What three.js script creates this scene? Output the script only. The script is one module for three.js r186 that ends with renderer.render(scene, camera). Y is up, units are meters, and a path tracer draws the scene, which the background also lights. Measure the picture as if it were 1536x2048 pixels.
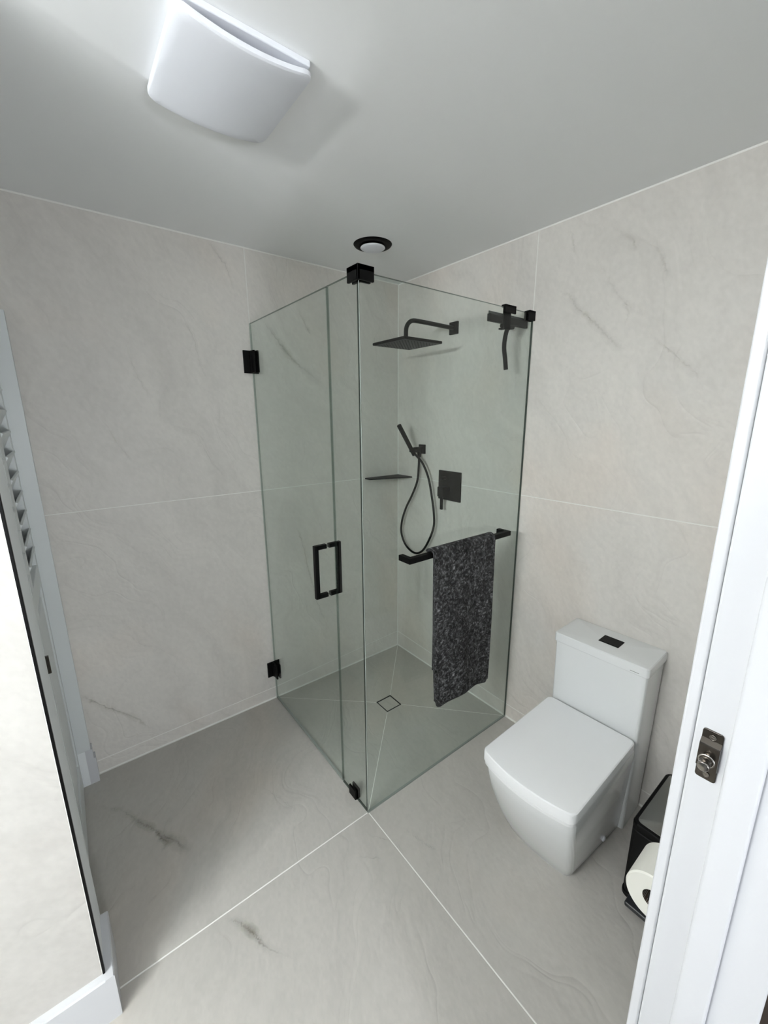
import * as THREE from 'three';
import { RoundedBoxGeometry } from 'three/addons/geometries/RoundedBoxGeometry.js';
import { mergeGeometries, mergeVertices, toCreasedNormals } from 'three/addons/utils/BufferGeometryUtils.js';

// ---------------------------------------------------------------- camera, lights, exposure
const scene = new THREE.Scene();
scene.background = new THREE.Color(0x000000);
const camera = new THREE.PerspectiveCamera(102.31, 1536 / 2048, 0.01, 30);
{
  const yaw = 0.912606, pitch = 0.229047, roll = -0.005733;
  const F = new THREE.Vector3(-Math.sin(yaw) * Math.cos(pitch), -Math.sin(pitch), -Math.cos(yaw) * Math.cos(pitch));
  const R = F.clone().cross(new THREE.Vector3(0, 1, 0)).normalize(), U = R.clone().cross(F);
  camera.position.set(2.09545, 1.63052, 1.74001);
  camera.up.copy(U.multiplyScalar(Math.cos(roll)).addScaledVector(R, -Math.sin(roll)));
  camera.lookAt(camera.position.clone().add(F));
}
const renderer = new THREE.WebGLRenderer({ antialias: true });
renderer.toneMapping = THREE.LinearToneMapping;
const DIM = 16;                                         // lamps this much weaker, exposure this much higher
renderer.toneMappingExposure = DIM;
renderer.shadowMap.enabled = true;
const BULB = 2.7 / DIM;        // candela of each vanity bulb
const HALL_FILL = 6.0 / DIM;        // candela of the fill lamp added in the hall
const WARM = new THREE.Color().setRGB(0.98, 1.0, 0.99), COOL = new THREE.Color().setRGB(0.93, 0.96, 1.0);

// ---------------------------------------------------------------- helpers
const W = 0.9353, D = 0.936, H = 2.4, GT = 2.067;        // glass box width and depth, ceiling, glass top
const XR = 2.0, ZC = 1.853, XC = 0.98, ZV = 3.2, XH = 2.098;   // doorway wall, closet wall, closet side, vanity wall, hall face
const names = new Map();
function numbered(n) { const k = names.get(n) ?? 0; names.set(n, k + 1); return k ? n + '_' + String(k).padStart(3, '0') : n; }
function shade(o) { o.castShadow = true; o.receiveShadow = true; return o; }
function thing(name, label, category, at = [0, 0, 0], group) {
  const o = new THREE.Group(); o.name = numbered(name); o.position.set(...at); scene.add(o);
  o.userData = { label, category }; if (group) o.userData.group = group;
  return o;
}
function one(name, label, category, at, geometry, material) {
  const m = shade(new THREE.Mesh(geometry.translate(-at[0], -at[1], -at[2]), material));
  m.name = numbered(name); m.position.set(...at); m.userData = { label, category }; scene.add(m); return m;
}
function struct(name, geometry, material) {
  const m = shade(new THREE.Mesh(geometry, material)); m.name = numbered(name); m.userData = { kind: 'structure' }; scene.add(m); return m;
}
function part(parent, name, geometry, material, label) {          // geometry in world coordinates of an unturned thing
  let x = 0, y = 0, z = 0;
  for (let q = parent; q && q !== scene; q = q.parent) { x += q.position.x; y += q.position.y; z += q.position.z; }
  const m = shade(new THREE.Mesh(geometry.translate(-x, -y, -z), material)); m.name = name;
  if (label) m.userData.label = label;
  parent.add(m); return m;
}
const bx = (x0, x1, y0, y1, z0, z1) => new THREE.BoxGeometry(x1 - x0, y1 - y0, z1 - z0).translate((x0 + x1) / 2, (y0 + y1) / 2, (z0 + z1) / 2);
const rb = (x0, x1, y0, y1, z0, z1, r = 0.002, s = 2) => new RoundedBoxGeometry(x1 - x0, y1 - y0, z1 - z0, s, Math.min(r, (x1 - x0) / 2.01, (y1 - y0) / 2.01, (z1 - z0) / 2.01)).translate((x0 + x1) / 2, (y0 + y1) / 2, (z0 + z1) / 2);
const merge = (...g) => mergeGeometries(g.flat().map((q) => (q.index ? q.toNonIndexed() : q)));
function cyl(r, a, b, seg = 24, r2 = r) {
  const A = new THREE.Vector3(...a), B = new THREE.Vector3(...b), d = B.clone().sub(A), g = new THREE.CylinderGeometry(r2, r, d.length(), seg);
  g.applyQuaternion(new THREE.Quaternion().setFromUnitVectors(new THREE.Vector3(0, 1, 0), d.normalize()));
  return g.translate((A.x + B.x) / 2, (A.y + B.y) / 2, (A.z + B.z) / 2);
}
const tube = (pts, r, n = 60, seg = 12, closed = false) => new THREE.TubeGeometry(new THREE.CatmullRomCurve3(pts.map((p) => new THREE.Vector3(...p)), closed, 'centripetal'), n, r, seg, closed);
function loft(rings, crease = 0.6, caps = true) {                 // rings of equally many [x,y,z]
  const n = rings[0].length, pos = rings.flat(2), idx = [];
  for (let i = 0; i + 1 < rings.length; i++) for (let j = 0; j < n; j++) {
    const a = i * n + j, b = i * n + (j + 1) % n, c = a + n, d = b + n; idx.push(a, b, c, b, d, c);
  }
  if (caps) for (const [k, flip] of [[0, true], [rings.length - 1, false]]) {
    const c = rings[k].reduce((s, p) => [s[0] + p[0] / n, s[1] + p[1] / n, s[2] + p[2] / n], [0, 0, 0]), at = pos.length / 3; pos.push(...c);
    for (let j = 0; j < n; j++) { const a = k * n + j, b = k * n + (j + 1) % n; flip ? idx.push(b, a, at) : idx.push(a, b, at); }
  }
  const g = new THREE.BufferGeometry(); g.setAttribute('position', new THREE.Float32BufferAttribute(pos, 3)); g.setIndex(idx);
  g.setAttribute('uv', new THREE.Float32BufferAttribute(new Float32Array(pos.length / 3 * 2), 2));
  return toCreasedNormals(g, crease);
}
// outline (counter-clockwise from above) of a rounded rectangle whose front edge bows out; front is +z
function outline(cx, hx, z0, z1, bow, rf, rbk, y, hb = hx) {     // hb: half width at the back
  const p = [], corner = (x, z, r, a0) => { for (let i = 0; i <= 6; i++) { const a = a0 + i / 6 * Math.PI / 2; p.push([x + r * Math.cos(a), z + r * Math.sin(a)]); } };
  corner(cx - hx + rbk, z0 + rbk, rbk, Math.PI);
  corner(cx + hx - rbk, z0 + rbk, rbk, Math.PI * 1.5);
  corner(cx + hx - rf, z1 - rf, rf, 0);
  for (let i = 1; i < 14; i++) p.push([cx + (hx - rf) * (1 - i / 7), z1]);
  corner(cx - hx + rf, z1 - rf, rf, Math.PI / 2);
  return p.map(([x, z]) => { const u = Math.min(1, Math.abs(x - cx) / hx), f = z0 + (z - z0) * (1 + bow / (z1 - z0) * (1 - u * u)); return [cx + (x - cx) * (1 + (hb / hx - 1) * (1 - (z - z0) / (z1 - z0))), y, f]; }).reverse();
}
// ---------------------------------------------------------------- noise and textures
function rng(seed) { let s = seed >>> 0; return () => { s = (s + 0x6d2b79f5) | 0; let t = Math.imul(s ^ (s >>> 15), 1 | s); t = (t + Math.imul(t ^ (t >>> 7), 61 | t)) ^ t; return ((t ^ (t >>> 14)) >>> 0) / 4294967296; }; }
const PERM = (() => { const r = rng(7), a = new Float32Array(65536); for (let i = 0; i < 65536; i++) a[i] = r(); return a; })();
function vn(x, y) {
  const ix = Math.floor(x), iy = Math.floor(y), fx = x - ix, fy = y - iy, u = fx * fx * (3 - 2 * fx), v = fy * fy * (3 - 2 * fy);
  const h = (i, j) => PERM[((i & 255) + ((j & 255) << 8)) & 65535];
  return (h(ix, iy) * (1 - u) + h(ix + 1, iy) * u) * (1 - v) + (h(ix, iy + 1) * (1 - u) + h(ix + 1, iy + 1) * u) * v;
}
function fbm(x, y, o) { let s = 0, a = 0.5, t = 0; for (let i = 0; i < o; i++) { s += a * vn(x, y); t += a; x = x * 2.03 + 17.3; y = y * 2.03 + 5.7; a *= 0.5; } return s / t; }
// stone-look porcelain over su x sv metres: colour and relief; veins are polylines in the same metres
function stone(su, sv, px, seed, tone, veins, angle) {
  const w = Math.round(su * px), h = Math.round(sv * px), ca = Math.cos(angle), sa = Math.sin(angle), r = rng(seed);
  const dark = document.createElement('canvas'), rel = document.createElement('canvas');
  dark.width = rel.width = w; dark.height = rel.height = h;
  const dc = dark.getContext('2d'), rc = rel.getContext('2d');
  dc.fillStyle = '#fff'; dc.fillRect(0, 0, w, h); rc.fillStyle = '#808080'; rc.fillRect(0, 0, w, h);
  for (const [line, strength, wide] of veins) {
    const pts = [];
    for (let i = 0; i + 1 < line.length; i++) for (let k = 0; k < 14; k++) {
      const t = k / 14, j = 0.008;
      pts.push([(line[i][0] * (1 - t) + line[i + 1][0] * t + (r() - 0.5) * j) * px, h - (line[i][1] * (1 - t) + line[i + 1][1] * t + (r() - 0.5) * j) * px]);
    }
    for (let pass = 0; pass < 4; pass++) for (let i = 0; i + 1 < pts.length; i++) {
      const e = Math.sin(Math.PI * (i + 1) / pts.length), n = vn(i * 0.35 + seed, pass * 9.1);
      dc.strokeStyle = `rgba(104,100,88,${0.45 * strength * e * (0.15 + 0.85 * n) * [0.07, 0.1, 0.2, 0.32][pass]})`;
      dc.lineWidth = wide * px * [5, 2.6, 1.1, 0.45][pass] * (0.5 + n); dc.lineCap = 'round';
      dc.beginPath(); dc.moveTo(...pts[i]); dc.lineTo(...pts[i + 1]); dc.stroke();
      if (pass === 3) { rc.strokeStyle = `rgba(20,20,20,${0.6 * e * n})`; rc.lineWidth = 2.2; rc.beginPath(); rc.moveTo(...pts[i]); rc.lineTo(...pts[i + 1]); rc.stroke(); rc.strokeStyle = `rgba(230,230,230,${0.5 * e * n})`; rc.beginPath(); rc.moveTo(pts[i][0] + 3, pts[i][1] - 1); rc.lineTo(pts[i + 1][0] + 3, pts[i + 1][1] - 1); rc.stroke(); }
    }
  }
  const D1 = dc.getImageData(0, 0, w, h).data, R1 = rc.getImageData(0, 0, w, h).data;
  const col = new Uint8Array(w * h * 4), bump = new Uint8Array(w * h * 4);
  for (let y = 0; y < h; y++) for (let x = 0; x < w; x++) {
    const X = x / px, Y = (h - 1 - y) / px, u = X * ca + Y * sa, v = -X * sa + Y * ca, wx = 0.25 * fbm(u * 3 + seed, v * 3, 3);
    const cloud = fbm(u * 1.1 + seed * 3.1 + wx, v * 2.2 + wx * 2, 4), streak = fbm(u * 2.2 + wx * 3 + seed, v * 17 + wx * 26, 4), fine = fbm(u * 60 + seed, v * 95, 2);
    const warm = fbm(u * 2 + 31 + seed, v * 3.2 + 9, 3), ridge = Math.pow(1 - Math.abs(2 * fbm(u * 1.6 + seed + 4, v * 8 + wx * 18, 4) - 1), 14);
    const i = ((h - 1 - y) * w + x) * 4, q = ((h - 1 - y) * w + x) * 4;
    const k = 1 + 0.085 * (cloud - 0.5) + 0.05 * (streak - 0.5) + 0.04 * (fine - 0.5) - 0.012 * ridge, wm = Math.max(0, warm - 0.55) * 0.16;
    for (let c = 0; c < 3; c++) col[i + c] = Math.max(0, Math.min(255, tone[c] * k * (1 + wm * [0.25, -0.1, -0.35][c]) * (D1[q + c] / 255)));
    col[i + 3] = 255;
    const b = 128 + 60 * (streak - 0.5) + 26 * (fine - 0.5) - 44 * ridge + (R1[q] - 128) * 0.7;
    bump[i] = bump[i + 1] = bump[i + 2] = Math.max(0, Math.min(255, b)); bump[i + 3] = 255;
  }
  // rows were written bottom-up in image order; DataTexture's first row is v = 0
  const flip = (a) => { const o = new Uint8Array(a.length); for (let y = 0; y < h; y++) o.set(a.subarray((h - 1 - y) * w * 4, (h - y) * w * 4), y * w * 4); return o; };
  const T = (a, s) => { const t = new THREE.DataTexture(flip(a), w, h); t.wrapS = t.wrapT = THREE.RepeatWrapping; t.magFilter = THREE.LinearFilter; t.repeat.set(1 / su, 1 / sv); if (s) t.colorSpace = THREE.SRGBColorSpace; t.needsUpdate = true; return t; };
  return new THREE.MeshPhysicalMaterial({ map: T(col, true), bumpMap: T(bump, false), bumpScale: 0.005, roughness: 0.48, specularIntensity: 0.8 });
}
function noiseMat(size, metres, fn, opts) {                       // fn(x, y) in metres -> [r,g,b] sRGB 0..255
  const a = new Uint8Array(size * size * 4);
  for (let y = 0; y < size; y++) for (let x = 0; x < size; x++) { const c = fn(x / size * metres, y / size * metres); a.set([c[0], c[1], c[2], 255], (y * size + x) * 4); }
  const t = new THREE.DataTexture(a, size, size); t.wrapS = t.wrapT = THREE.RepeatWrapping; t.magFilter = THREE.LinearFilter; t.repeat.set(1 / metres, 1 / metres); t.needsUpdate = true;
  return t;
}
// ---------------------------------------------------------------- materials
const VL = [  // left wall: [u = 1.86 - z, y]
  [[[2.1, 0.87], [2.0, 0.79], [1.94, 0.74], [1.88, 0.67], [1.79, 0.52]], 0.8, 0.008], [[[2.18, 0.68], [2.09, 0.63], [2.05, 0.6]], 0.6, 0.004],
  [[[0.43, 1.83], [0.36, 1.78], [0.21, 1.64], [0.12, 1.59]], 0.9, 0.006], [[[1.02, 0.75], [0.93, 0.72], [0.55, 0.65], [0.29, 0.56]], 0.8, 0.005],
  [[[1.94, 1.47], [1.83, 1.45], [1.72, 1.41], [1.64, 1.38]], 0.25, 0.003], [[[2.07, 1.25], [1.99, 1.2], [1.86, 1.18], [1.78, 1.15]], 0.3, 0.003],
  [[[1.64, 1.6], [1.52, 1.55], [1.4, 1.48]], 0.25, 0.003], [[[2.39, 1.1], [2.31, 1.03], [2.19, 0.99]], 0.45, 0.004], [[[1.56, 1.23], [1.41, 1.17], [1.3, 1.09]], 0.3, 0.003],
].map(([l, s, w]) => [l.map(([y, z]) => [1.86 - z, y]), s, w]);
const VB = [  // back wall: [x, y]
  [[[1.04, 2.14], [1.1, 2.11], [1.14, 2.05], [1.19, 2.01], [1.24, 1.96], [1.31, 1.89], [1.35, 1.87]], 0.75, 0.006], [[[1.19, 2.24], [1.23, 2.17], [1.28, 2.09], [1.32, 2.04], [1.36, 2.0], [1.44, 1.96]], 0.45, 0.004],
  [[[1.4, 2.22], [1.44, 2.14], [1.46, 2.07]], 0.6, 0.006], [[[1.24, 2.32], [1.33, 2.24], [1.34, 2.2]], 0.45, 0.008], [[[1.08, 2.36], [1.1, 2.3], [1.11, 2.25]], 0.4, 0.006],
  [[[1.41, 1.92], [1.48, 1.86], [1.57, 1.78], [1.62, 1.7]], 0.5, 0.006], [[[1.31, 2.08], [1.34, 2.0], [1.33, 1.94]], 0.3, 0.004],
].map(([l, s, w]) => [l, 0.6 * s, w]);
const VF = [  // floor: [x, 2.7 - z]
  [[[0.2, 1.83], [0.28, 1.76], [0.4, 1.7], [0.47, 1.66], [0.52, 1.65], [0.55, 1.63], [0.58, 1.66]], 1.1, 0.005], [[[0.47, 1.66], [0.56, 1.61], [0.64, 1.57]], 0.9, 0.009],
  [[[0.95, 1.53], [0.99, 1.5], [1.03, 1.48], [1.06, 1.47], [1.1, 1.46], [1.19, 1.4]], 1.0, 0.005], [[[0.52, 1.25], [0.65, 1.2], [0.78, 1.17]], 0.3, 0.004],
  [[[1.05, 1.08], [1.13, 0.99]], 0.35, 0.003], [[[1.07, 0.86], [1.18, 0.84], [1.24, 0.81]], 0.4, 0.003], [[[1.0, 1.0], [1.1, 0.93], [1.19, 0.93]], 0.3, 0.003],
].map(([l, s, w]) => [l.map(([x, z]) => [x, 2.7 - z]), s, w]);
const TONE = [213, 209, 203];
const M = {
  left: stone(1.86, 2.4, 640, 3, TONE, VL, 1.05), back: stone(2.02, 2.4, 640, 11, TONE, VB, 1.05), floor: stone(2.1, 2.7, 560, 23, [180, 177, 171], VF, 0.45),
  side: stone(1.4, 2.4, 500, 31, [198, 195, 190], [], 1.05),  // same wall tile, toned darker to offset the strong lamp light on it
  grout: new THREE.MeshStandardMaterial({ color: 0xe9e8e3, roughness: 0.85 }),
  darkPaint: new THREE.MeshStandardMaterial({ color: 0x6f7478, roughness: 0.7 }), paint: new THREE.MeshStandardMaterial({ color: 0xe4e7e8, roughness: 0.75 }), ceiling: new THREE.MeshStandardMaterial({ color: 0xf2f3f3, roughness: 0.9 }),
  trim: new THREE.MeshPhysicalMaterial({ color: 0xc9cacd, roughness: 0.35 }), door: new THREE.MeshPhysicalMaterial({ color: 0xd5d9d9, roughness: 0.4 }),
  black: new THREE.MeshPhysicalMaterial({ color: 0x050505, roughness: 0.5, specularIntensity: 0.35 }), blackSoft: new THREE.MeshPhysicalMaterial({ color: 0x080808, roughness: 0.6, specularIntensity: 0.4 }),
  nozzle: new THREE.MeshStandardMaterial({ color: 0x414343, roughness: 0.7 }), steel: new THREE.MeshStandardMaterial({ color: 0x5a5550, roughness: 0.2, metalness: 1 }),
  steelMid: new THREE.MeshStandardMaterial({ color: 0x8f8a84, roughness: 0.22, metalness: 1 }), steelLight: new THREE.MeshStandardMaterial({ color: 0xc4c0ba, roughness: 0.25, metalness: 1 }), ceramic: new THREE.MeshPhysicalMaterial({ color: 0xe2e4e4, roughness: 0.09, clearcoat: 0.5, clearcoatRoughness: 0.03 }),
  seat: new THREE.MeshPhysicalMaterial({ color: 0xf0f1f2, roughness: 0.22 }), plastic: new THREE.MeshPhysicalMaterial({ color: 0xe6e8ee, roughness: 0.4 }), lidGrey: new THREE.MeshStandardMaterial({ color: 0x8a8a87, roughness: 0.38, metalness: 0.85 }),
  hallFloor: new THREE.MeshStandardMaterial({ color: 0x3a2d22, roughness: 0.6 }), paper: new THREE.MeshStandardMaterial({ color: 0xdddcd4, roughness: 1 }), core: new THREE.MeshStandardMaterial({ color: 0x43352a, roughness: 1 }),
  seal: new THREE.MeshPhysicalMaterial({ color: 0x8d938d, roughness: 0.4 }), glassEdge: new THREE.MeshPhysicalMaterial({ color: new THREE.Color().setRGB(0.2, 0.25, 0.23), roughness: 0, transmission: 1, thickness: 0, ior: 1.5 }),
  glass: new THREE.MeshPhysicalMaterial({ color: new THREE.Color().setRGB(0.948, 0.975, 0.964), roughness: 0, transmission: 1, thickness: 0, ior: 1.5, specularIntensity: 0.5 }),
  glassJoint: new THREE.MeshPhysicalMaterial({ color: new THREE.Color().setRGB(0.6, 0.66, 0.63), roughness: 0, transmission: 1, thickness: 0, ior: 1.5 }),
  pedal: new THREE.MeshPhysicalMaterial({ color: 0x303235, roughness: 0.3 }),
  edgeGlint: new THREE.MeshPhysicalMaterial({ color: 0xc3cac6, roughness: 0.2 }),  // pale colour for the painted glint on the glass edge
  bulb: new THREE.MeshStandardMaterial({ color: 0xffffff, emissive: 0xfff6ec, emissiveIntensity: 2 / DIM }), fillBulb: new THREE.MeshStandardMaterial({ color: 0xffffff, emissive: 0xeef4ff, emissiveIntensity: 2 / DIM }),
};
M.towel = (() => {
  const f = (x, y) => { const k = vn(x * 210 + 3 * vn(x * 70, y * 60), y * 190), m = vn(x * 96 + 9, y * 88), l = fbm(x * 22, y * 9, 3), v = 10 + 132 * Math.pow(0.55 * k + 0.45 * m, 1.5) + 34 * (l - 0.5) + (k > 0.84 ? 20 : 0); return [v, v, v * 1.02]; };
  const t = noiseMat(1024, 0.5, f); t.colorSpace = THREE.SRGBColorSpace;
  const b = noiseMat(1024, 0.5, (x, y) => { const v = 255 * (0.6 * vn(x * 210 + 3 * vn(x * 70, y * 60), y * 190) + 0.4 * vn(x * 96 + 9, y * 88)); return [v, v, v]; });
  return new THREE.MeshStandardMaterial({ map: t, bumpMap: b, bumpScale: 0.004, roughness: 1 });
})();
M.ceiling.bumpMap = noiseMat(512, 0.4, (x, y) => { const v = 255 * fbm(x * 160, y * 160, 3); return [v, v, v]; }); M.ceiling.bumpScale = 0.00025;
M.core.map = null;

// ---------------------------------------------------------------- tiles: pieces with chamfered edges in front of a grout bed
// corners: list of [u, v] (counter-clockwise seen from the front); place(u, v, n) -> [x, y, z]
function tilePiece(corners, place, uvOf, thick = 0.006, cham = 0.0012) {
  const n = corners.length, c = corners.reduce((s, p) => [s[0] + p[0] / n, s[1] + p[1] / n], [0, 0]);
  const inset = (d) => corners.map((p, i) => {
    const a = corners[(i + n - 1) % n], b = corners[(i + 1) % n], n1 = norm(a, p), n2 = norm(p, b), k = 1 + n1[0] * n2[0] + n1[1] * n2[1];
    return [p[0] - d * (n1[0] + n2[0]) / k, p[1] - d * (n1[1] + n2[1]) / k];
  });
  function norm(a, b) { const dx = b[0] - a[0], dy = b[1] - a[1], l = Math.hypot(dx, dy); return [dy / l, -dx / l]; }
  const rings = [[inset(0), 0], [inset(0), thick - cham], [inset(cham), thick]], pos = [], uv = [], idx = [];
  for (const [ring, d] of rings) for (const p of ring) { pos.push(...place(p[0], p[1], d)); uv.push(...uvOf(p[0], p[1])); }
  for (let i = 0; i < 2; i++) for (let j = 0; j < n; j++) { const a = i * n + j, b = i * n + (j + 1) % n; idx.push(a, b, a + n, b, b + n, a + n); }
  for (let j = 1; j + 1 < n; j++) idx.push(2 * n, 2 * n + j, 2 * n + j + 1);
  const g = new THREE.BufferGeometry(); g.setAttribute('position', new THREE.Float32BufferAttribute(pos, 3)); g.setAttribute('uv', new THREE.Float32BufferAttribute(uv, 2)); g.setIndex(idx);
  const flat = g.toNonIndexed(); flat.computeVertexNormals(); return flat;
}
const G = 0.0016, T = 0.006, S = 1.2505;                          // half a joint, tile thickness, height of the wall joint
const quad = (u0, u1, v0, v1) => [[u0 + G, v0 + G], [u1 - G, v0 + G], [u1 - G, v1 - G], [u0 + G, v1 - G]];
// floor: grout bed, three field tiles, four shower tiles that fall to the drain, plinth under everything
const drain = [0.452, 0.442], dh = 0.052;
const fall = (u, v, d) => { const e = Math.max(Math.abs(u - drain[0]) / 0.47, Math.abs(v + drain[1]) / 0.47); return [u, d - T - 0.007 * Math.max(0, 1 - e), -v]; };
const bed = new THREE.BufferGeometry();
{
  const o = [[0, -D], [W, -D], [W, 0], [0, 0]], q = [[-dh, -dh], [dh, -dh], [dh, dh], [-dh, dh]].map(([a, b]) => [drain[0] + a, b - drain[1]]), p = [];
  for (let i = 0; i < 4; i++) { const k = (i + 1) % 4, [a, b, c, d] = [o[i], o[k], q[k], q[i]].map(([u, v]) => fall(u, v, T - 0.0008)); p.push(...a, ...b, ...c, ...a, ...c, ...d); }
  bed.setAttribute('position', new THREE.Float32BufferAttribute(p, 3)); bed.computeVertexNormals(); bed.setAttribute('uv', new THREE.Float32BufferAttribute(new Float32Array(p.length / 3 * 2), 2));
}
const floor = struct('floor', merge(bx(-0.1, XR + 0.02, -0.14, -0.03, -0.1, ZV + 0.1), bx(-0.1, XR + 0.02, -0.03, -0.0008, D, ZV + 0.1), bx(W, XR + 0.02, -0.03, -0.0008, -0.1, D), bed), M.grout);
{
  const place = (u, v, d) => [u, d - T, -v], uvOf = (u, v) => [u, v + 2.7];
  const addFloor = (c, pl = place) => part(floor, 'floor_tile', tilePiece(c, pl, uvOf), M.floor);
  addFloor(quad(0.004, W, -ZV, -D)); addFloor(quad(W, XR + 0.02, -D, -0.004)); addFloor(quad(W, XR + 0.02, -ZV, -D));
  const P = [[0.0055, -D + G], [W - G, -D + G], [W - G, -0.0055], [0.0055, -0.0055]], q = [[drain[0] - dh, -drain[1] - dh], [drain[0] + dh, -drain[1] - dh], [drain[0] + dh, -drain[1] + dh], [drain[0] - dh, -drain[1] + dh]];
  for (let i = 0; i < 4; i++) {
    const a = P[i], b = P[(i + 1) % 4], c = q[(i + 1) % 4], d = q[i];
    const s = (p, t, k) => { const l = Math.hypot(t[0] - p[0], t[1] - p[1]); return [p[0] + (t[0] - p[0]) * k / l, p[1] + (t[1] - p[1]) * k / l]; };
    addFloor([s(a, b, G), s(b, a, G), s(c, d, G), s(d, c, G)], fall);
  }
}
// left wall (x = 0), back wall (z = 0)
const wallLeft = struct('wall_left', bx(-0.12, -T + 0.0052, -0.12, H + 0.12, -0.12, ZC + 0.12), M.grout);
const wallBack = struct('wall_back', bx(-T + 0.0052, XR + 0.1, -0.12, H + 0.12, -0.12, -T + 0.0052), M.grout);
{
  const pl = (u, v, d) => [d - T, v, ZC + 0.007 - u], pb = (u, v, d) => [u, v, d - T], uv = (u, v) => [u, v], zl = ZC + 0.007;
  const L = (c) => part(wallLeft, 'wall_tile', tilePiece(c, pl, uv), M.left), B = (c) => part(wallBack, 'wall_tile', tilePiece(c, pb, uv), M.back);
  const jl = zl - D, end = zl - 0.002;
  L(quad(0.01, jl, S, H - 0.004)); L(quad(jl, end, S, H - 0.004)); L(quad(0.01, jl, 0.07, S)); L([[jl + G, 0.07 + G], [end - G, 0.108 + G], [end - G, S - G], [jl + G, S - G]]);
  L(quad(0.01, jl, 0.004, 0.07)); L([[jl + G, 0.004], [end - G, 0.004], [end - G, 0.108 - G], [jl + G, 0.07 - G]]);
  B(quad(0.0015, W, S, H - 0.004)); B(quad(W, XR, S, H - 0.004)); B([[0.0015 + G, 0.108 + G], [W - G, 0.077 + G], [W - G, S - G], [0.0015 + G, S - G]]); B(quad(W, XR, 0.077, S));
  B([[0.0015 + G, 0.004], [W - G, 0.004], [W - G, 0.077 - G], [0.0015 + G, 0.108 - G]]); B(quad(W, XR, 0.004, 0.077));
}
struct('ceiling', bx(-0.12, 4.7, H, H + 0.12, -0.12, ZV + 0.1), M.ceiling);
// closet wall (z = 1.853) round the opening of the louvred door, and its tiled side (x = 0.98) with a black edge trim
const OX0 = 0.046, OX1 = 0.79, OY = 2.0;
struct('wall_front', merge(bx(-0.006, OX0, 0, H, ZC, ZC + 0.1), bx(OX1, XC - 0.008, 0, H, ZC, ZC + 0.1), bx(OX0, OX1, OY, H, ZC, ZC + 0.1)), M.paint);
const wallSide = struct('wall_side', merge(bx(XC - 0.1, XC - 0.0002, 0, H, ZC + 0.1, ZV + 0.1), bx(XC - 0.0078, XC - 0.0002, 0, H, ZC + 0.004, ZC + 0.1)), M.grout);
{
  const ps = (u, v, d) => [XC - T + d, v, ZV - u], uv = (u, v) => [u + 0.3, v], e = ZV - ZC - 0.004;
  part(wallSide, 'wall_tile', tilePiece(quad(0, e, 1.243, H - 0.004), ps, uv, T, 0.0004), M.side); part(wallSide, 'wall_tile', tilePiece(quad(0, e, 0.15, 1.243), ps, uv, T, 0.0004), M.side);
}
const trimBlack = struct('trim_1', rb(XC - 0.012, XC + 0.0015, 0.15, H, ZC - 0.0015, ZC + 0.004, 0.001), M.black);
const profile = (h, t) => { const s = new THREE.Shape(); s.moveTo(0, 0); s.lineTo(t, 0); s.lineTo(t, h - 0.004); s.lineTo(t - 0.003, h); s.lineTo(0, h); s.closePath(); return s; };
const base = (len, h = 0.15, t = 0.021) => new THREE.ExtrudeGeometry(profile(h, t), { depth: len, bevelEnabled: false });
struct('baseboard_front', merge(base(XC + 0.021 - 0.81).rotateY(Math.PI / 2).translate(0.81, 0, ZC)), M.trim);   // along x, proud towards -z
struct('baseboard_side', base(ZV - ZC).translate(XC, 0, ZC), M.trim);
struct('baseboard_corner', merge(bx(0.001, OX0, 0, 0.127, 1.819, ZC), bx(0.001, OX0, 0.127, 0.176, 1.826, ZC)), M.trim);
struct('trim_2', rb(OX0 - 0.03, OX0 + 0.001, 0.176, OY, ZC - 0.022, ZC + 0.03, 0.002), M.door);
struct('wall_far', bx(XC - 0.1, 4.7, -0.1, H, ZV, ZV + 0.1), M.darkPaint);
// doorway wall (x = 2.0 .. 2.098): opening from z = 1.25 to z = 2.15
const JZ = 1.25, JE = 2.15, JT = 2.06;
struct('wall_right', merge(bx(XR + 0.002, XH - 0.002, 0, H, -0.1, JZ - 0.02), bx(XR + 0.002, XH - 0.002, 0, H, JE + 0.02, ZV), bx(XR + 0.002, XH - 0.002, JT + 0.02, H, JZ - 0.02, JE + 0.02)), M.paint);
struct('trim_3', merge(rb(XR + 0.0002, XH, 0, JT + 0.02, JZ - 0.02, JZ, 0.0025), rb(XR + 0.0002, XH, 0, JT + 0.02, JE, JE + 0.02, 0.0025), rb(XR + 0.0002, XH, JT, JT + 0.02, JZ - 0.02, JE + 0.02, 0.0025)), M.trim);
struct('trim_4', merge(rb(1.988, XR, 0, JT + 0.06, JZ - 0.065, JZ - 0.0005, 0.003), rb(1.988, XR, 0, JT + 0.06, JE + 0.001, JE + 0.065, 0.003), rb(1.988, XR, JT + 0.001, JT + 0.06, JZ - 0.065, JE + 0.065, 0.003)), M.trim);
struct('trim_5', merge(rb(2.031, 2.06, 0, JT, JZ - 0.001, JZ + 0.009, 0.003), rb(2.031, 2.06, 0, JT, JE - 0.009, JE, 0.003), rb(2.031, 2.06, JT - 0.009, JT, JZ, JE, 0.003)), M.trim);
// hall beyond the doorway
struct('floor_hall', bx(XR + 0.021, 4.7, -0.12, -0.004, -0.1, ZV + 0.1), M.hallFloor);
struct('wall_hall', merge(bx(4.6, 4.7, -0.1, H, -0.1, ZV + 0.1), bx(XH, 4.6, -0.1, H, 0.1, 0.2)), M.paint);

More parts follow.
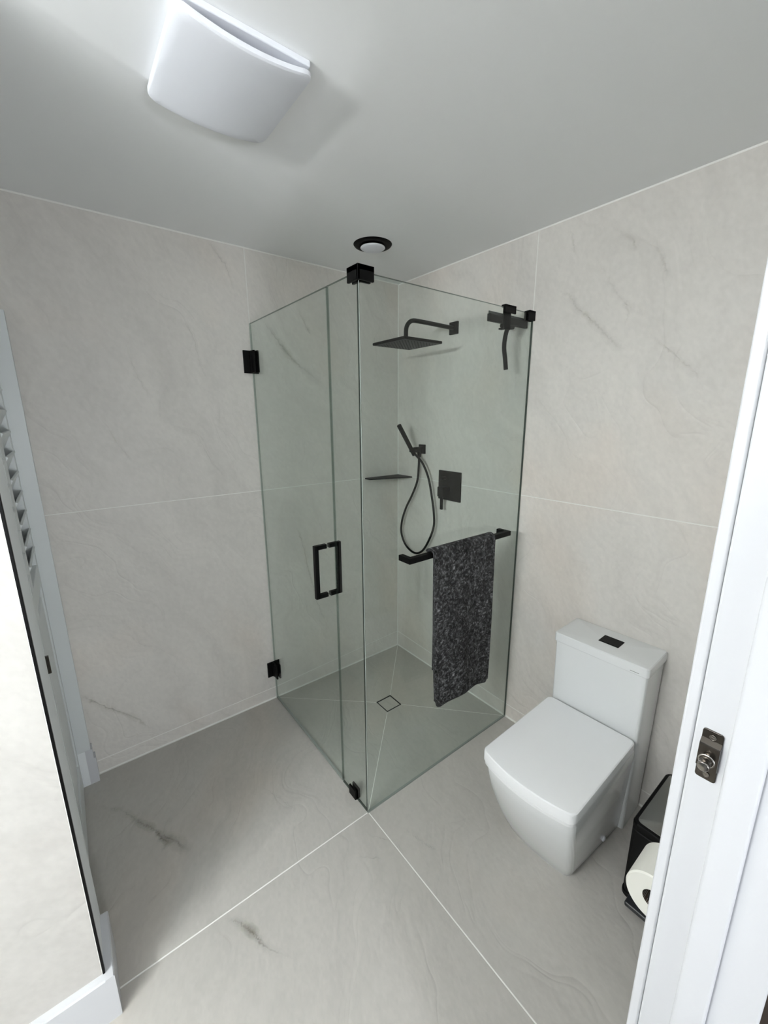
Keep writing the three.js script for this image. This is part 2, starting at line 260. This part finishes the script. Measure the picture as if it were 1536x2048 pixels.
// ---------------------------------------------------------------- lamps
{
  const at = [1.65, 2.0, ZV], v = thing('vanity_light', 'three white globe bulbs in a black bar on the wall', 'lamp', at);
  part(v, 'backplate', rb(1.38, 1.92, 1.96, 2.04, ZV - 0.025, ZV, 0.004), M.black);
  for (const x of [1.46, 1.65, 1.84]) {
    part(v, 'socket', cyl(0.018, [x, 2.0, ZV - 0.025], [x, 2.0, ZV - 0.05]), M.black);
    part(v, 'bulb', new THREE.SphereGeometry(0.032, 32, 20).translate(x, 2.0, ZV - 0.09), M.bulb);
    const l = new THREE.PointLight(WARM, BULB); l.position.set(x, 2.0, ZV - 0.09); l.shadow.radius = 1.5; l.castShadow = true; l.name = 'vanity_bulb'; scene.add(l);
  }
  const p = [3.7, 1.3, 1.6], h = thing('added_fill_lamp', 'added fill lamp with a white globe out of view in the hall', 'lamp', [p[0], -0.004, p[2]]);  // unseen lamp added to lift the ceiling and left wall
  part(h, 'base', cyl(0.13, [p[0], -0.004, p[2]], [p[0], 0.014, p[2]], 40), M.black); part(h, 'pole', cyl(0.012, [p[0], 0.01, p[2]], [p[0], p[1] - 0.09, p[2]]), M.black);
  part(h, 'globe', new THREE.SphereGeometry(0.1, 32, 20).translate(...p), M.fillBulb);
  const l = new THREE.PointLight(COOL, HALL_FILL); l.position.set(...p); l.shadow.radius = 4.8; l.castShadow = true; l.name = 'hall_fill_light'; scene.add(l);
}
// ---------------------------------------------------------------- shower glass
const pane = (x0, x1, y0, y1, z0, z1, thin) => { const g = bx(x0, x1, y0, y1, z0, z1), m = thin === 'x' ? [0, 0, 1, 1, 1, 1] : [2, 2, 1, 1, 0, 0]; g.groups.forEach((q, i) => { q.materialIndex = m[i]; }); return g; };
const GM = [M.glass, M.glassEdge, M.glassJoint], t = 0.005;
{
  const d = thing('shower_door', 'clear frameless glass door hinged on the tiled wall with black pull handle', 'shower door', [0.37, 0, D]);
  part(d, 'pane', pane(0.007, 0.7385, 0.012, GT, D - t, D + t, 'z'), GM);
  part(d, 'bottom_seal', rb(0.007, 0.7385, 0.003, 0.013, D - t, D + t, 0.001), M.seal);
  for (const [y0, y1] of [[1.838, 1.944], [0.15, 0.242]]) {
    const h = part(d, 'hinge', merge(rb(0.0, 0.008, y0, y1, D - 0.028, D + 0.045, 0.0015), rb(0.006, 0.02, y0, y1, D - 0.011, D + 0.011, 0.0015), cyl(0.008, [0.014, y0 + 0.002, D + 0.009], [0.014, y1 - 0.002, D + 0.009], 16)), M.black);
    part(h, 'clamp_plate', merge(rb(0.016, 0.058, y0 + 0.002, y1 - 0.002, D + t, D + t + 0.008, 0.0015), rb(0.016, 0.058, y0 + 0.002, y1 - 0.002, D - t - 0.008, D - t, 0.0015)), M.black);
  }
  const hy0 = 0.892, hy1 = 1.122, hx = 0.672, b = 0.009;
  for (const s of [1, -1]) part(d, 'pull_handle', merge(rb(hx - b, hx + b, hy0, hy1, D + s * 0.053 - b, D + s * 0.053 + b, 0.0015), [hy0 + b, hy1 - b].map((y) => rb(hx - b, hx + b, y - b, y + b, D + Math.min(s * 0.053, s * 0.0056), D + Math.max(s * 0.053, s * 0.0056), 0.0015))), M.black);
  const n = thing('glass_panel', 'narrow fixed glass panel between the door and the glass corner', 'glass panel', [0.84, 0, D]);
  part(n, 'pane', pane(0.7425, W - t - 0.0012, 0.003, GT, D - t, D + t, 'z'), GM);
  part(n, 'floor_clamp', merge(rb(0.807, 0.857, 0.0, 0.046, D + t, D + t + 0.008, 0.0015), rb(0.807, 0.857, 0.0, 0.046, D - t - 0.008, D - t, 0.0015), bx(0.807, 0.857, 0.0, 0.003, D - t - 0.006, D + t + 0.006)), M.black);
  const s = thing('glass_panel', 'wide fixed glass panel carrying the towel bar beside the toilet', 'glass panel', [W, 0, D / 2]);
  part(s, 'pane', pane(W - t, W + t, 0.004, GT, 0.003, D + t, 'x'), GM);
  part(s, 'edge_glint', rb(W + t - 0.0011, W + t + 0.0004, 0.006, 2.039, D + t - 0.0008, D + t + 0.0005, 0.0004), M.edgeGlint, 'painted glint on the polished glass edge');  // pale strip painted in for light caught by the glass edge
  part(s, 'bottom_seal', rb(W - t, W + t, 0.0, 0.0045, 0.003, D + t, 0.001), M.seal);
  part(s, 'wall_clamp', merge(rb(W + t, W + t + 0.009, 2.036, 2.076, 0.0, 0.045, 0.0015), rb(W - t - 0.009, W - t, 2.036, 2.076, 0.0, 0.045, 0.0015), rb(W - t - 0.009, W + t + 0.009, GT, 2.076, 0, 0.045, 0.001)), M.black);
  const k = thing('corner_clamp', 'black metal clamp capping the top corner where the glass panels meet', 'clamp', [W, GT, D]);
  const leg = (o) => merge(rb(0.887, W + t + o, 2.04, 2.084, D + t, D + t + 0.009, 0.0015), rb(W + t, W + t + 0.009, 2.04, 2.084, 0.887, D + t + o, 0.0015), rb(0.887, W - t, 2.04, 2.084, D - t - 0.009, D - t, 0.0015), rb(W - t - 0.009, W - t, 2.04, 2.084, 0.887, D - t, 0.0015));
  part(k, 'body', leg(0.009), M.black);
  part(k, 'cap', merge(rb(0.887, W + t + 0.009, GT + 0.0005, 2.084, D - t - 0.009, D + t + 0.009, 0.001), rb(W - t - 0.009, W + t + 0.009, GT + 0.0005, 2.084, 0.887, D - t, 0.001)), M.black);
}
// towel rail, towel
{
  const r = thing('towel_rail', 'square black towel rail bolted to the outside of the wide glass panel', 'towel rail', [W, 1.1, 0.47]), b = 0.011, X = 0.995;
  part(r, 'bar', rb(X - b, X + b, 1.1 - b, 1.1 + b, 0.158, 0.778, 0.0015), M.black);
  for (const z of [0.158 + b, 0.778 - b]) part(r, 'post', rb(W + t, X - b + 0.001, 1.1 - b, 1.1 + b, z - b, z + b, 0.0015), M.black);
  // towel: a thick sheet over the bar
  const zA = 0.662, zB = 0.292, nz = 48, path = [], th = 0.0115;
  for (let i = 0; i <= 26; i++) path.push([0.9735, 0.56 + (1.095 - 0.56) * i / 26, -1]);
  for (let i = 1; i < 12; i++) { const a = Math.PI - i / 12 * Math.PI; path.push([X + 0.0215 * Math.cos(a), 1.104 + 0.0175 * Math.sin(a), 0]); }
  for (let i = 0; i <= 60; i++) path.push([1.0165, 1.095 - (1.095 - 0.395) * i / 60, 1]);
  const ss = (a, b2, x) => { const k = Math.min(1, Math.max(0, (x - a) / (b2 - a))); return k * k * (3 - 2 * k); };
  const at = (u, v, side) => {
    const [x, y, k] = path[v], z = zA + (zB - zA) * u, down = Math.max(0, (1.1 - y) / 0.7);
    const prev = path[Math.max(0, v - 1)], next = path[Math.min(path.length - 1, v + 1)], tx = next[0] - prev[0], ty = next[1] - prev[1], l = Math.hypot(tx, ty);
    const o = side * th / 2, nx = -ty / l * -1 * o, ny = tx / l * -1 * o;
    let dx = 0, dy = 0;
    if (k === 1) {
      const left = ss(0.66, 0.42, u), right = ss(0.80, 1.0, u);
      dx = Math.pow(down, 1.3) * (0.027 * left + 0.012 * right - 0.006 + 0.004 * Math.sin(u * 9 + y * 6)) + 0.006 * down * Math.sin(u * 5.2 + 0.4);
      dy = (0.038 * left + 0.028 * Math.pow(Math.max(0, 1 - u / 0.09), 2)) * Math.pow(down, 3) + (u > 0.965 || u < 0.035 ? 0.012 * Math.pow(down, 30) : 0) + 0.004 * Math.pow(down, 20) * Math.sin(u * 11);
    } else if (k === -1) dx = -0.004 * down * Math.abs(Math.sin(u * 6));
    const tuck = k === -1 ? -0.05 * (1 - u) : 0;
    return [x - nx * -1 + dx, y - ny * -1 + dy , z + tuck + (k === 1 ? -0.006 * down * (u - 0.2) : 0)];
  };
  const pos = [], uv = [], idx = [], nv = path.length; let len = 0; const run = path.map((p, i) => (len += i ? Math.hypot(p[0] - path[i - 1][0], p[1] - path[i - 1][1]) : 0));
  for (const side of [1, -1]) for (let v = 0; v < nv; v++) for (let i = 0; i <= nz; i++) { pos.push(...at(i / nz, v, side)); uv.push(i / nz * 0.37 + (side < 0 ? 0.1 : 0), run[v]); }
  const id = (s, v, i) => s * nv * (nz + 1) + v * (nz + 1) + i;
  for (const s of [0, 1]) for (let v = 0; v + 1 < nv; v++) for (let i = 0; i < nz; i++) { const a = id(s, v, i), b2 = id(s, v, i + 1), c = id(s, v + 1, i), d2 = id(s, v + 1, i + 1); s ? idx.push(a, c, b2, b2, c, d2) : idx.push(a, b2, c, b2, d2, c); }
  for (let v = 0; v + 1 < nv; v++) for (const i of [0, nz]) idx.push(id(0, v, i), id(0, v + 1, i), id(1, v, i), id(1, v, i), id(0, v + 1, i), id(1, v + 1, i));
  for (let i = 0; i < nz; i++) for (const v of [0, nv - 1]) idx.push(id(0, v, i), id(0, v, i + 1), id(1, v, i), id(1, v, i), id(0, v, i + 1), id(1, v, i + 1));
  const g = new THREE.BufferGeometry(); g.setAttribute('position', new THREE.Float32BufferAttribute(pos, 3)); g.setAttribute('uv', new THREE.Float32BufferAttribute(uv, 2)); g.setIndex(idx);
  const tw = thing('towel', 'charcoal grey terry towel folded over the black rail on the glass', 'towel', [X, 0.4, 0.47]);
  part(tw, 'cloth', toCreasedNormals(g, 0.7), M.towel);
  const hem = []; for (let i = 0; i <= nz; i++) { const a = at(i / nz, nv - 1, 1), c = at(i / nz, nv - 1, -1); hem.push([(a[0] + c[0]) / 2, a[1] + 0.002, a[2]]); }
  part(tw, 'hem', tube(hem, 0.0065, 90, 10), M.towel);
}
// squeegee on a hook over the glass
{
  const h = thing('hook', 'small black hook clipped over the top of the wide glass panel', 'hook', [W, GT, 0.175]);
  part(h, 'clip', merge(rb(W + t, W + t + 0.006, 2.046, 2.077, 0.138, 0.212, 0.0015), rb(W - t - 0.006, W + t + 0.006, GT + 0.0003, 2.077, 0.138, 0.212, 0.0015), rb(W - t - 0.006, W - t, 1.985, 2.077, 0.15, 0.2, 0.0015)), M.black);
  part(h, 'peg', rb(W - 0.04, W - t - 0.005, 1.988, 1.994, 0.163, 0.187, 0.0015), M.black);
  const X = W - 0.027, s = thing('squeegee', 'black shower squeegee with a thin curved handle hanging inside the glass', 'squeegee', [X, 1.83, 0.14]);
  part(s, 'blade_holder', merge(rb(X - 0.008, X + 0.008, 2.01, 2.04, 0.006, 0.272, 0.003)), M.blackSoft);
  part(s, 'rubber_blade', rb(X - 0.0015, X + 0.0015, 2.04, 2.05, 0.006, 0.272, 0.0008), M.nozzle);
  part(s, 'collar', rb(X - 0.01, X + 0.01, 1.995, 2.012, 0.1, 0.185, 0.006), M.blackSoft);
  part(s, 'handle', tube([[X, 2.0, 0.14], [X - 0.004, 1.965, 0.147], [X - 0.006, 1.92, 0.149], [X, 1.87, 0.145], [X + 0.004, 1.826, 0.141]], 0.0095, 40, 14), M.blackSoft);
}
// rain shower head on its arm
{
  const cx = 0.455, cz = 0.322, y = 1.9705, h = 0.1222, a = thing('rain_shower', 'square black rain shower head on a bent wall arm', 'shower head', [0.466, 2.081, 0]);
  part(a, 'wall_flange', rb(0.438, 0.497, 2.05, 2.112, 0, 0.012, 0.002), M.black);
  const r = 0.0105, pts = [[0.466, 2.081, 0.008], [0.466, 2.083, 0.12], [0.464, 2.085, 0.235]]; for (let i = 0; i <= 8; i++) { const k = i / 8 * Math.PI / 2; pts.push([0.462 - 0.005 * i / 8, 2.085 - 0.05 * (1 - Math.cos(k)), 0.285 + 0.05 * Math.sin(k) - 0.004]); } pts.push([cx + 0.001, 1.995, 0.331]);
  part(a, 'arm', tube(pts, r, 90, 18), M.black);
  const hd = part(a, 'head_plate', rb(cx - h, cx + h, y, y + 0.013, cz - h, cz + h, 0.004, 3), M.black);
  part(hd, 'connector', cyl(0.016, [cx, y + 0.012, 0.331], [cx, y + 0.03, 0.331]), M.black);
  const noz = []; for (let i = 0; i < 11; i++) for (let j = 0; j < 11; j++) noz.push(new THREE.CylinderGeometry(0.0032, 0.0027, 0.003, 10).translate(cx + (i - 5) * 0.0195, y - 0.001, cz + (j - 5) * 0.0195));
  part(hd, 'face', rb(cx - h + 0.008, cx + h - 0.008, y - 0.0008, y + 0.002, cz - h + 0.008, cz + h - 0.008, 0.0005), M.nozzle);
  const n = part(hd, 'nozzles', merge(noz), M.black); n.userData.kind = 'stuff';
}
// hand shower with hose
{
  const a = thing('hand_shower', 'slim black stick hand shower on a wall holder with a looped hose', 'hand shower', [0.235, 1.432, 0]);
  part(a, 'wall_plate', rb(0.21, 0.262, 1.405, 1.46, 0, 0.012, 0.002), M.black);
  const hold = part(a, 'holder', merge(rb(0.224, 0.248, 1.418, 1.446, 0.01, 0.07, 0.002), rb(0.205, 0.255, 1.416, 1.442, 0.055, 0.085, 0.004)), M.black);
  part(hold, 'outlet', merge(cyl(0.0125, [0.236, 1.42, 0.03], [0.236, 1.385, 0.03], 18, 0.0105)), M.black);
  part(a, 'wand', merge(cyl(0.0125, [0.232, 1.40, 0.066], [0.214, 1.577, 0.172], 24, 0.0135), cyl(0.0135, [0.214, 1.577, 0.172], [0.2138, 1.579, 0.1732], 24, 0.011)), M.black);
  part(a, 'hose', tube([[0.236, 1.387, 0.03], [0.236, 1.33, 0.032], [0.229, 1.24, 0.036], [0.19, 1.15, 0.04], [0.128, 1.05, 0.04], [0.088, 0.95, 0.04], [0.083, 0.88, 0.04], [0.12, 0.81, 0.04], [0.18, 0.775, 0.04], [0.232, 0.772, 0.04], [0.285, 0.80, 0.04], [0.345, 0.885, 0.04], [0.385, 0.985, 0.04], [0.383, 1.06, 0.04], [0.365, 1.16, 0.042], [0.335, 1.28, 0.048], [0.29, 1.36, 0.056], [0.25, 1.395, 0.063], [0.233, 1.412, 0.07]], 0.0068, 160, 12), M.blackSoft);
}
// mixer
{
  const a = thing('shower_mixer', 'square black shower mixer plate with lever and small knob on the tiled wall', 'mixer', [0.47, 1.23, 0]);
  part(a, 'plate', rb(0.385, 0.556, 1.15, 1.32, 0, 0.01, 0.002), M.black);
  part(a, 'knob', cyl(0.011, [0.445, 1.28, 0.008], [0.445, 1.28, 0.055], 24), M.black);
  const l = part(a, 'lever_hub', rb(0.428, 0.478, 1.175, 1.232, 0.008, 0.062, 0.003), M.black);
  part(l, 'lever', rb(0.446, 0.464, 1.10, 1.18, 0.046, 0.058, 0.003), M.black);
}
// corner shelf
{
  const s = new THREE.Shape(); s.moveTo(0.001, 0.001); s.lineTo(0.14, 0.001); s.quadraticCurveTo(0.138, 0.006, 0.13, 0.02); s.lineTo(0.056, 0.258); s.quadraticCurveTo(0.05, 0.268, 0.04, 0.268); s.lineTo(0.001, 0.268); s.closePath();
  const g = new THREE.ExtrudeGeometry(s, { depth: 0.006, bevelEnabled: true, bevelSize: 0.001, bevelThickness: 0.001, bevelSegments: 1 }).rotateX(Math.PI / 2);
  one('corner_shelf', 'thin black metal shelf tucked in the tiled shower corner', 'shelf', [0.03, 1.25, 0.05], g.translate(0, 1.2525, 0), M.black);
}
// floor drain
{
  const x = 0.452, z = 0.442, d = thing('floor_drain', 'square tile-insert drain with a dark outline in the shower floor', 'drain', [x, 0, z]);
  const s = 0.0515, i = 0.0462, y = -T - 0.004;
  part(d, 'frame', merge(bx(x - s, x + s, -0.029, y + 0.0015, z - s, z + s), [1, -1].flatMap((k) => [bx(x + (k > 0 ? s - 0.0042 : -s), x + (k > 0 ? s : -s + 0.0042), y, -0.0048, z - s, z + s), bx(x - s, x + s, y, -0.0048, z + (k > 0 ? s - 0.0042 : -s), z + (k > 0 ? s : -s + 0.0042))])), M.black);
  part(d, 'tile_insert', tilePiece([[x - i, -z - i], [x + i, -z - i], [x + i, -z + i], [x - i, -z + i]], (u, v, q) => [u, q - T - 0.007, -v], (u, v) => [u, v + 2.7]), M.floor);
}
// ---------------------------------------------------------------- ceiling fan and vent
{
  const x0 = 0.824, x1 = 1.118, z0 = 1.174, z1 = 1.462, f = thing('exhaust_fan', 'white square exhaust fan cover with a bowed panel on the ceiling', 'exhaust fan', [1.0, H, 1.326]);
  part(f, 'base_frame', rb(x0 + 0.01, x1 - 0.004, H - 0.013, H, z0 + 0.006, z1 - 0.006, 0.003), M.plastic);
  const rings = [], nz = 28, cz = (z0 + z1) / 2, hz = (z1 - z0) / 2, R = 0.022;
  const yAt = (z) => H - 0.031 - 0.017 * (1 - ((z - cz) / hz) ** 2), out = [];
  const c = (x, z, a0) => { for (let i = 0; i <= 6; i++) { const a = a0 + i / 6 * Math.PI / 2; out.push([x + R * Math.cos(a), z + R * Math.sin(a)]); } };
  c(x0 + R, z0 + R, Math.PI); for (let i = 1; i < 6; i++) out.push([x0 + R + (x1 - x0 - 2 * R) * i / 6, z0]);
  c(x1 - R, z0 + R, Math.PI * 1.5); for (let i = 1; i < nz; i++) out.push([x1, z0 + R + (z1 - z0 - 2 * R) * i / nz]);
  c(x1 - R, z1 - R, 0); for (let i = 1; i < 6; i++) out.push([x1 - R - (x1 - x0 - 2 * R) * i / 6, z1]);
  c(x0 + R, z1 - R, Math.PI / 2); for (let i = 1; i < nz; i++) out.push([x0, z1 - R - (z1 - z0 - 2 * R) * i / nz]);
  // concentric rings give the bowed faces enough vertices
  const xm = (x0 + x1) / 2, ring = (k, dy, inset = 0) => out.map(([x, z]) => { const X = xm + (x - xm) * k * (1 - inset / 0.139), Z = cz + (z - cz) * k * (1 - inset / 0.14); return [X, yAt(Z) + dy, Z]; }).reverse();
  for (const k of [0.15, 0.4, 0.65, 0.85, 0.97]) rings.push(ring(k, 0));
  rings.push(ring(1, 0.0005, 0.002), ring(1, 0.0025), ring(1, 0.0115), ring(1, 0.0135, 0.002));
  for (const k of [0.97, 0.85, 0.65, 0.4, 0.15]) rings.push(ring(k, 0.014));
  part(f, 'cover_panel', loft(rings, 0.7), M.plastic);
  for (const z of [z0 + 0.02, z1 - 0.02]) for (const x of [x0 + 0.02, x1 - 0.012]) part(f, 'clip', cyl(0.005, [x, H - 0.018, z], [x, yAt(z) + 0.012, z], 12), M.plastic);
  const vx = 0.382, vz = 0.472, v = thing('ceiling_vent', 'round black ceiling vent ring with a white disc over the shower', 'vent', [vx, H, vz]);
  const lathe = (p) => new THREE.LatheGeometry(p.map(([r, y]) => new THREE.Vector2(r, y)), 64).translate(vx, H, vz);
  part(v, 'ring', lathe([[0.052, -0.001], [0.06, -0.006], [0.07, -0.008], [0.085, -0.005], [0.089, 0]]), M.black);
  part(v, 'throat', lathe([[0.0001, -0.0012], [0.056, -0.0012]]), M.black);
  part(v, 'disc', lathe([[0.0001, -0.026], [0.03, -0.0245], [0.05, -0.02], [0.057, -0.015], [0.056, -0.0125], [0.02, -0.0125], [0.0001, -0.0125]].reverse()), M.plastic);
  part(v, 'stem', cyl(0.006, [vx, H - 0.013, vz], [vx, H, vz], 12), M.black);
}
// ---------------------------------------------------------------- toilet (built square to the wall, then turned a little)
{
  const a = thing('toilet', 'white square one-piece toilet with a closed lid against the tiled wall', 'toilet', [1.457, 0, 0]);
  const add = (p, n, g, m, l) => { const o = shade(new THREE.Mesh(g, m)); o.name = n; if (l) o.userData.label = l; p.add(o); return o; };
  const R = (y, hx, z0, z1, bow, rf = 0.02, rk = 0.02, hb = hx) => outline(0, hx, z0, z1, bow, rf, rk, y, hb);
  const B = (y, hx, z1, bow, hb) => R(y, hx, 0.15, z1, bow, 0.02, 0.02, hb);
  const bowl = loft([B(0.0, 0.117, 0.52, 0.012, 0.152), B(0.006, 0.119, 0.523, 0.012, 0.153), B(0.03, 0.127, 0.536, 0.014, 0.154), B(0.08, 0.138, 0.559, 0.018, 0.156), B(0.14, 0.147, 0.585, 0.021, 0.158), B(0.2, 0.155, 0.608, 0.024, 0.16), B(0.27, 0.162, 0.632, 0.027, 0.163), B(0.33, 0.166, 0.648, 0.028, 0.166), B(0.37, 0.168, 0.655, 0.028, 0.168), B(0.381, 0.166, 0.653, 0.028, 0.166)], 0.5);
  const tank = loft([R(0, 0.166, 0.012, 0.18, 0, 0.012, 0.01), R(0.4, 0.172, 0.012, 0.184, 0, 0.012, 0.01), R(0.704, 0.175, 0.012, 0.19, 0, 0.012, 0.01)], 0.5);
  add(a, 'body', bowl, M.ceramic); const tk = add(a, 'tank', tank, M.ceramic);
  const tl = add(a, 'tank_lid', loft([R(0.699, 0.176, 0.006, 0.193, 0.001, 0.014, 0.01), R(0.7, 0.179, 0.005, 0.197, 0.001, 0.014, 0.01), R(0.703, 0.18, 0.004, 0.1985, 0.001, 0.014, 0.01), R(0.727, 0.18, 0.004, 0.1985, 0.001, 0.014, 0.01), R(0.7345, 0.179, 0.0045, 0.1975, 0.001, 0.014, 0.01), R(0.738, 0.176, 0.006, 0.194, 0.001, 0.012, 0.01), R(0.7395, 0.165, 0.012, 0.182, 0.001, 0.012, 0.01)], 0.38), M.ceramic);
  add(tl, 'flush_button', rb(-0.029, 0.047, 0.738, 0.7425, 0.07, 0.132, 0.002), M.black, 'black rectangular flush button');
  add(tl, 'slot_mark', rb(0.118, 0.148, 0.7085, 0.7105, 0.1975, 0.1995, 0.0005), M.lidGrey);
  add(a, 'seat', loft([R(0.3835, 0.164, 0.205, 0.662, 0.028), R(0.3845, 0.17, 0.2, 0.668, 0.028), R(0.3965, 0.171, 0.2, 0.669, 0.028), R(0.398, 0.169, 0.2, 0.667, 0.028)], 0.5), M.seat);
  add(a, 'lid', loft([R(0.4, 0.170, 0.204, 0.667, 0.028), R(0.401, 0.1735, 0.201, 0.671, 0.028), R(0.43, 0.1735, 0.201, 0.671, 0.028), R(0.4345, 0.1725, 0.202, 0.670, 0.028), R(0.4372, 0.169, 0.206, 0.6665, 0.028), R(0.438, 0.164, 0.211, 0.661, 0.028), R(0.4385, 0.1, 0.26, 0.58, 0.02)], 0.3), M.seat);
  add(a, 'bolt_cap', new THREE.SphereGeometry(0.011, 16, 10).scale(0.5, 1, 1).translate(0.1475, 0.045, 0.315), M.plastic, 'small white bolt cap');
  a.rotation.y = 0.028;
}
// ---------------------------------------------------------------- pedal bin, toilet roll
{
  const x0 = 1.722, x1 = 1.962, z0 = 0.092, z1 = 0.412, b = thing('pedal_bin', 'black rectangular pedal bin with a grey lid plate beside the toilet', 'bin', [1.84, 0, 0.25]);
  const ring = (y, o, r = 0.024) => outline((x0 + x1) / 2, (x1 - x0) / 2 + o, z0 - o, z1 + o, 0, r, r, y);
  part(b, 'body', loft([ring(0.0, -0.006), ring(0.004, -0.002), ring(0.03, 0), ring(0.278, 0), ring(0.281, -0.002)], 0.5), M.blackSoft);
  const lid = part(b, 'lid', loft([ring(0.283, -0.002), ring(0.285, 0.0005), ring(0.302, 0.0005), ring(0.308, -0.003), ring(0.31, -0.009)], 0.6), M.black);
  part(lid, 'lid_plate', loft([ring(0.3095, -0.012, 0.016), ring(0.3112, -0.012, 0.016), ring(0.3118, -0.0128, 0.016)], 0.6), M.lidGrey, 'grey metal lid plate');
  part(b, 'pedal', rb(x0 + 0.03, x1 - 0.03, 0.02, 0.038, z1 - 0.004, z1 + 0.052, 0.006, 3), M.pedal);
  part(b, 'foot_rim', loft([ring(0.0, 0.002), ring(0.012, 0.002), ring(0.014, 0.0)], 0.6), M.black);
  const c = [1.92, 0.655, 0.9], h = thing('toilet_roll_holder', 'black wall arm holding the toilet roll', 'roll holder', [XR, c[1], 0.79]);
  part(h, 'wall_flange', rb(1.988, XR, c[1] - 0.025, c[1] + 0.025, 0.745, 0.795, 0.002), M.black);
  part(h, 'arm', rb(c[0] - 0.008, 1.99, c[1] - 0.008, c[1] + 0.008, 0.762, 0.778, 0.002), M.black);
  part(h, 'rod', rb(c[0] - 0.008, c[0] + 0.008, c[1] - 0.008, c[1] + 0.008, 0.77, 0.912, 0.002), M.black);
  const r = thing('toilet_roll', 'white toilet paper roll half hidden by the door jamb', 'toilet roll', c), ro = 0.055, ri = 0.021, y0 = c[1] - 0.0125;
  const pts = [[ri, -0.05], [ro - 0.003, -0.05], [ro, -0.047], [ro, 0.047], [ro - 0.003, 0.05], [ri, 0.05], [ri, -0.05]].map(([q, y]) => new THREE.Vector2(q, y));
  part(r, 'paper', toCreasedNormals(new THREE.LatheGeometry(pts, 72), 0.5).rotateX(Math.PI / 2).translate(c[0], y0, 0.85), M.paper);
  part(r, 'core', new THREE.CylinderGeometry(ri, ri, 0.1, 40, 1, true).rotateX(Math.PI / 2).translate(c[0], y0, 0.85), M.core, 'brown cardboard core');
}
// ---------------------------------------------------------------- louvred closet door (two folding leaves)
{
  const d = struct('door_1', bx(OX0 + 0.004, OX1 - 0.004, OY - 0.03, OY - 0.002, 1.878, 1.91), M.door); // head track
  const z0 = 1.88, z1 = 1.91;
  for (const [a, b] of [[OX0 + 0.004, 0.4165], [0.4195, OX1 - 0.004]]) {
    part(d, 'stile', rb(a, a + 0.04, 0.012, OY - 0.032, z0, z1, 0.002), M.door); part(d, 'stile', rb(b - 0.04, b, 0.012, OY - 0.032, z0, z1, 0.002), M.door);
    for (const [y0, y1] of [[0.012, 0.15], [1.0, 1.08], [OY - 0.12, OY - 0.032]]) part(d, 'rail', rb(a + 0.039, b - 0.039, y0, y1, z0, z1, 0.002), M.door);
    part(d, 'raised_panel', merge(bx(a + 0.039, b - 0.039, 0.15, 1.0, z0 + 0.012, z1 - 0.008), rb(a + 0.07, b - 0.07, 0.19, 0.96, z0 + 0.003, z1 - 0.008, 0.006)), M.door);
    for (let y = 1.115; y < OY - 0.14; y += 0.072) part(d, 'slat', rb(-(b - a) / 2 + 0.039, (b - a) / 2 - 0.039, -0.043, 0.043, -0.004, 0.004, 0.002).rotateX(-0.45).translate((a + b) / 2, y, z0 + 0.016), M.door);
  }
  part(d, 'pull', rb(0.53, 0.54, 0.845, 0.905, z0 - 0.014, z0, 0.002), M.steel, 'small dark pull');
}
// ---------------------------------------------------------------- ball catch on the jamb
{
  const cx = 2.0165, y0 = 1.2545, y1 = 1.312, z = JZ, c = thing('door_catch', 'brushed metal ball catch plate with two screws on the white door jamb', 'door catch', [cx, 1.283, z]);
  const sh = (w, h, r) => { const s = new THREE.Shape(); s.moveTo(-w + r, -h); s.lineTo(w - r, -h); s.quadraticCurveTo(w, -h, w, -h + r); s.lineTo(w, h - r); s.quadraticCurveTo(w, h, w - r, h); s.lineTo(-w + r, h); s.quadraticCurveTo(-w, h, -w, h - r); s.lineTo(-w, -h + r); s.quadraticCurveTo(-w, -h, -w + r, -h); return s; };
  part(c, 'plate', new THREE.ExtrudeGeometry(sh(0.0085, 0.0288, 0.003), { depth: 0.0012, bevelEnabled: true, bevelSize: 0.0004, bevelThickness: 0.0004, bevelSegments: 2 }).translate(cx, 1.283, z + 0.0004), M.steel);
  const w = 0.0085, prof = new THREE.Shape(); prof.moveTo(0, -0.0165); prof.lineTo(0, 0.0185); prof.lineTo(0.005, 0.0135); prof.lineTo(0.0053, 0.0125); prof.lineTo(0.0053, -0.0135); prof.closePath();
  part(c, 'raised_housing', new THREE.ExtrudeGeometry(prof, { depth: 2 * w, bevelEnabled: true, bevelSize: 0.0003, bevelThickness: 0.0003, bevelSegments: 1 }).rotateY(-Math.PI / 2).translate(cx + w, 1.284, z + 0.0012), M.steel);
  const b = part(c, 'plunger', new THREE.LatheGeometry([[0.0001, 0.0190], [0.0044, 0.0189], [0.0052, 0.0182], [0.0052, 0.0155], [0.0045, 0.015], [0.0045, 0.0115], [0.0052, 0.011], [0.0052, 0.005]].map(([r, y]) => new THREE.Vector2(r, y)), 36).rotateX(Math.PI / 2).translate(cx - 0.0005, 1.279, z), M.steelMid);
  part(b, 'washer', new THREE.TorusGeometry(0.0064, 0.0011, 10, 36).translate(cx - 0.0005, 1.279, z + 0.0066), M.steelLight);
  for (const y of [1.3055, 1.2605]) part(c, 'screw', merge(new THREE.CylinderGeometry(0.0026, 0.0028, 0.0008, 24).rotateX(Math.PI / 2).translate(cx + 0.0005, y, z + 0.0024), new THREE.TorusGeometry(0.0027, 0.00035, 6, 24).translate(cx + 0.0005, y, z + 0.0028), bx(cx - 0.0011, cx + 0.0021, y - 0.0003, y + 0.0003, z + 0.0024, z + 0.003), bx(cx + 0.0002, cx + 0.0008, y - 0.0016, y + 0.0016, z + 0.0024, z + 0.003)), M.steelMid);
}
renderer.render(scene, camera);
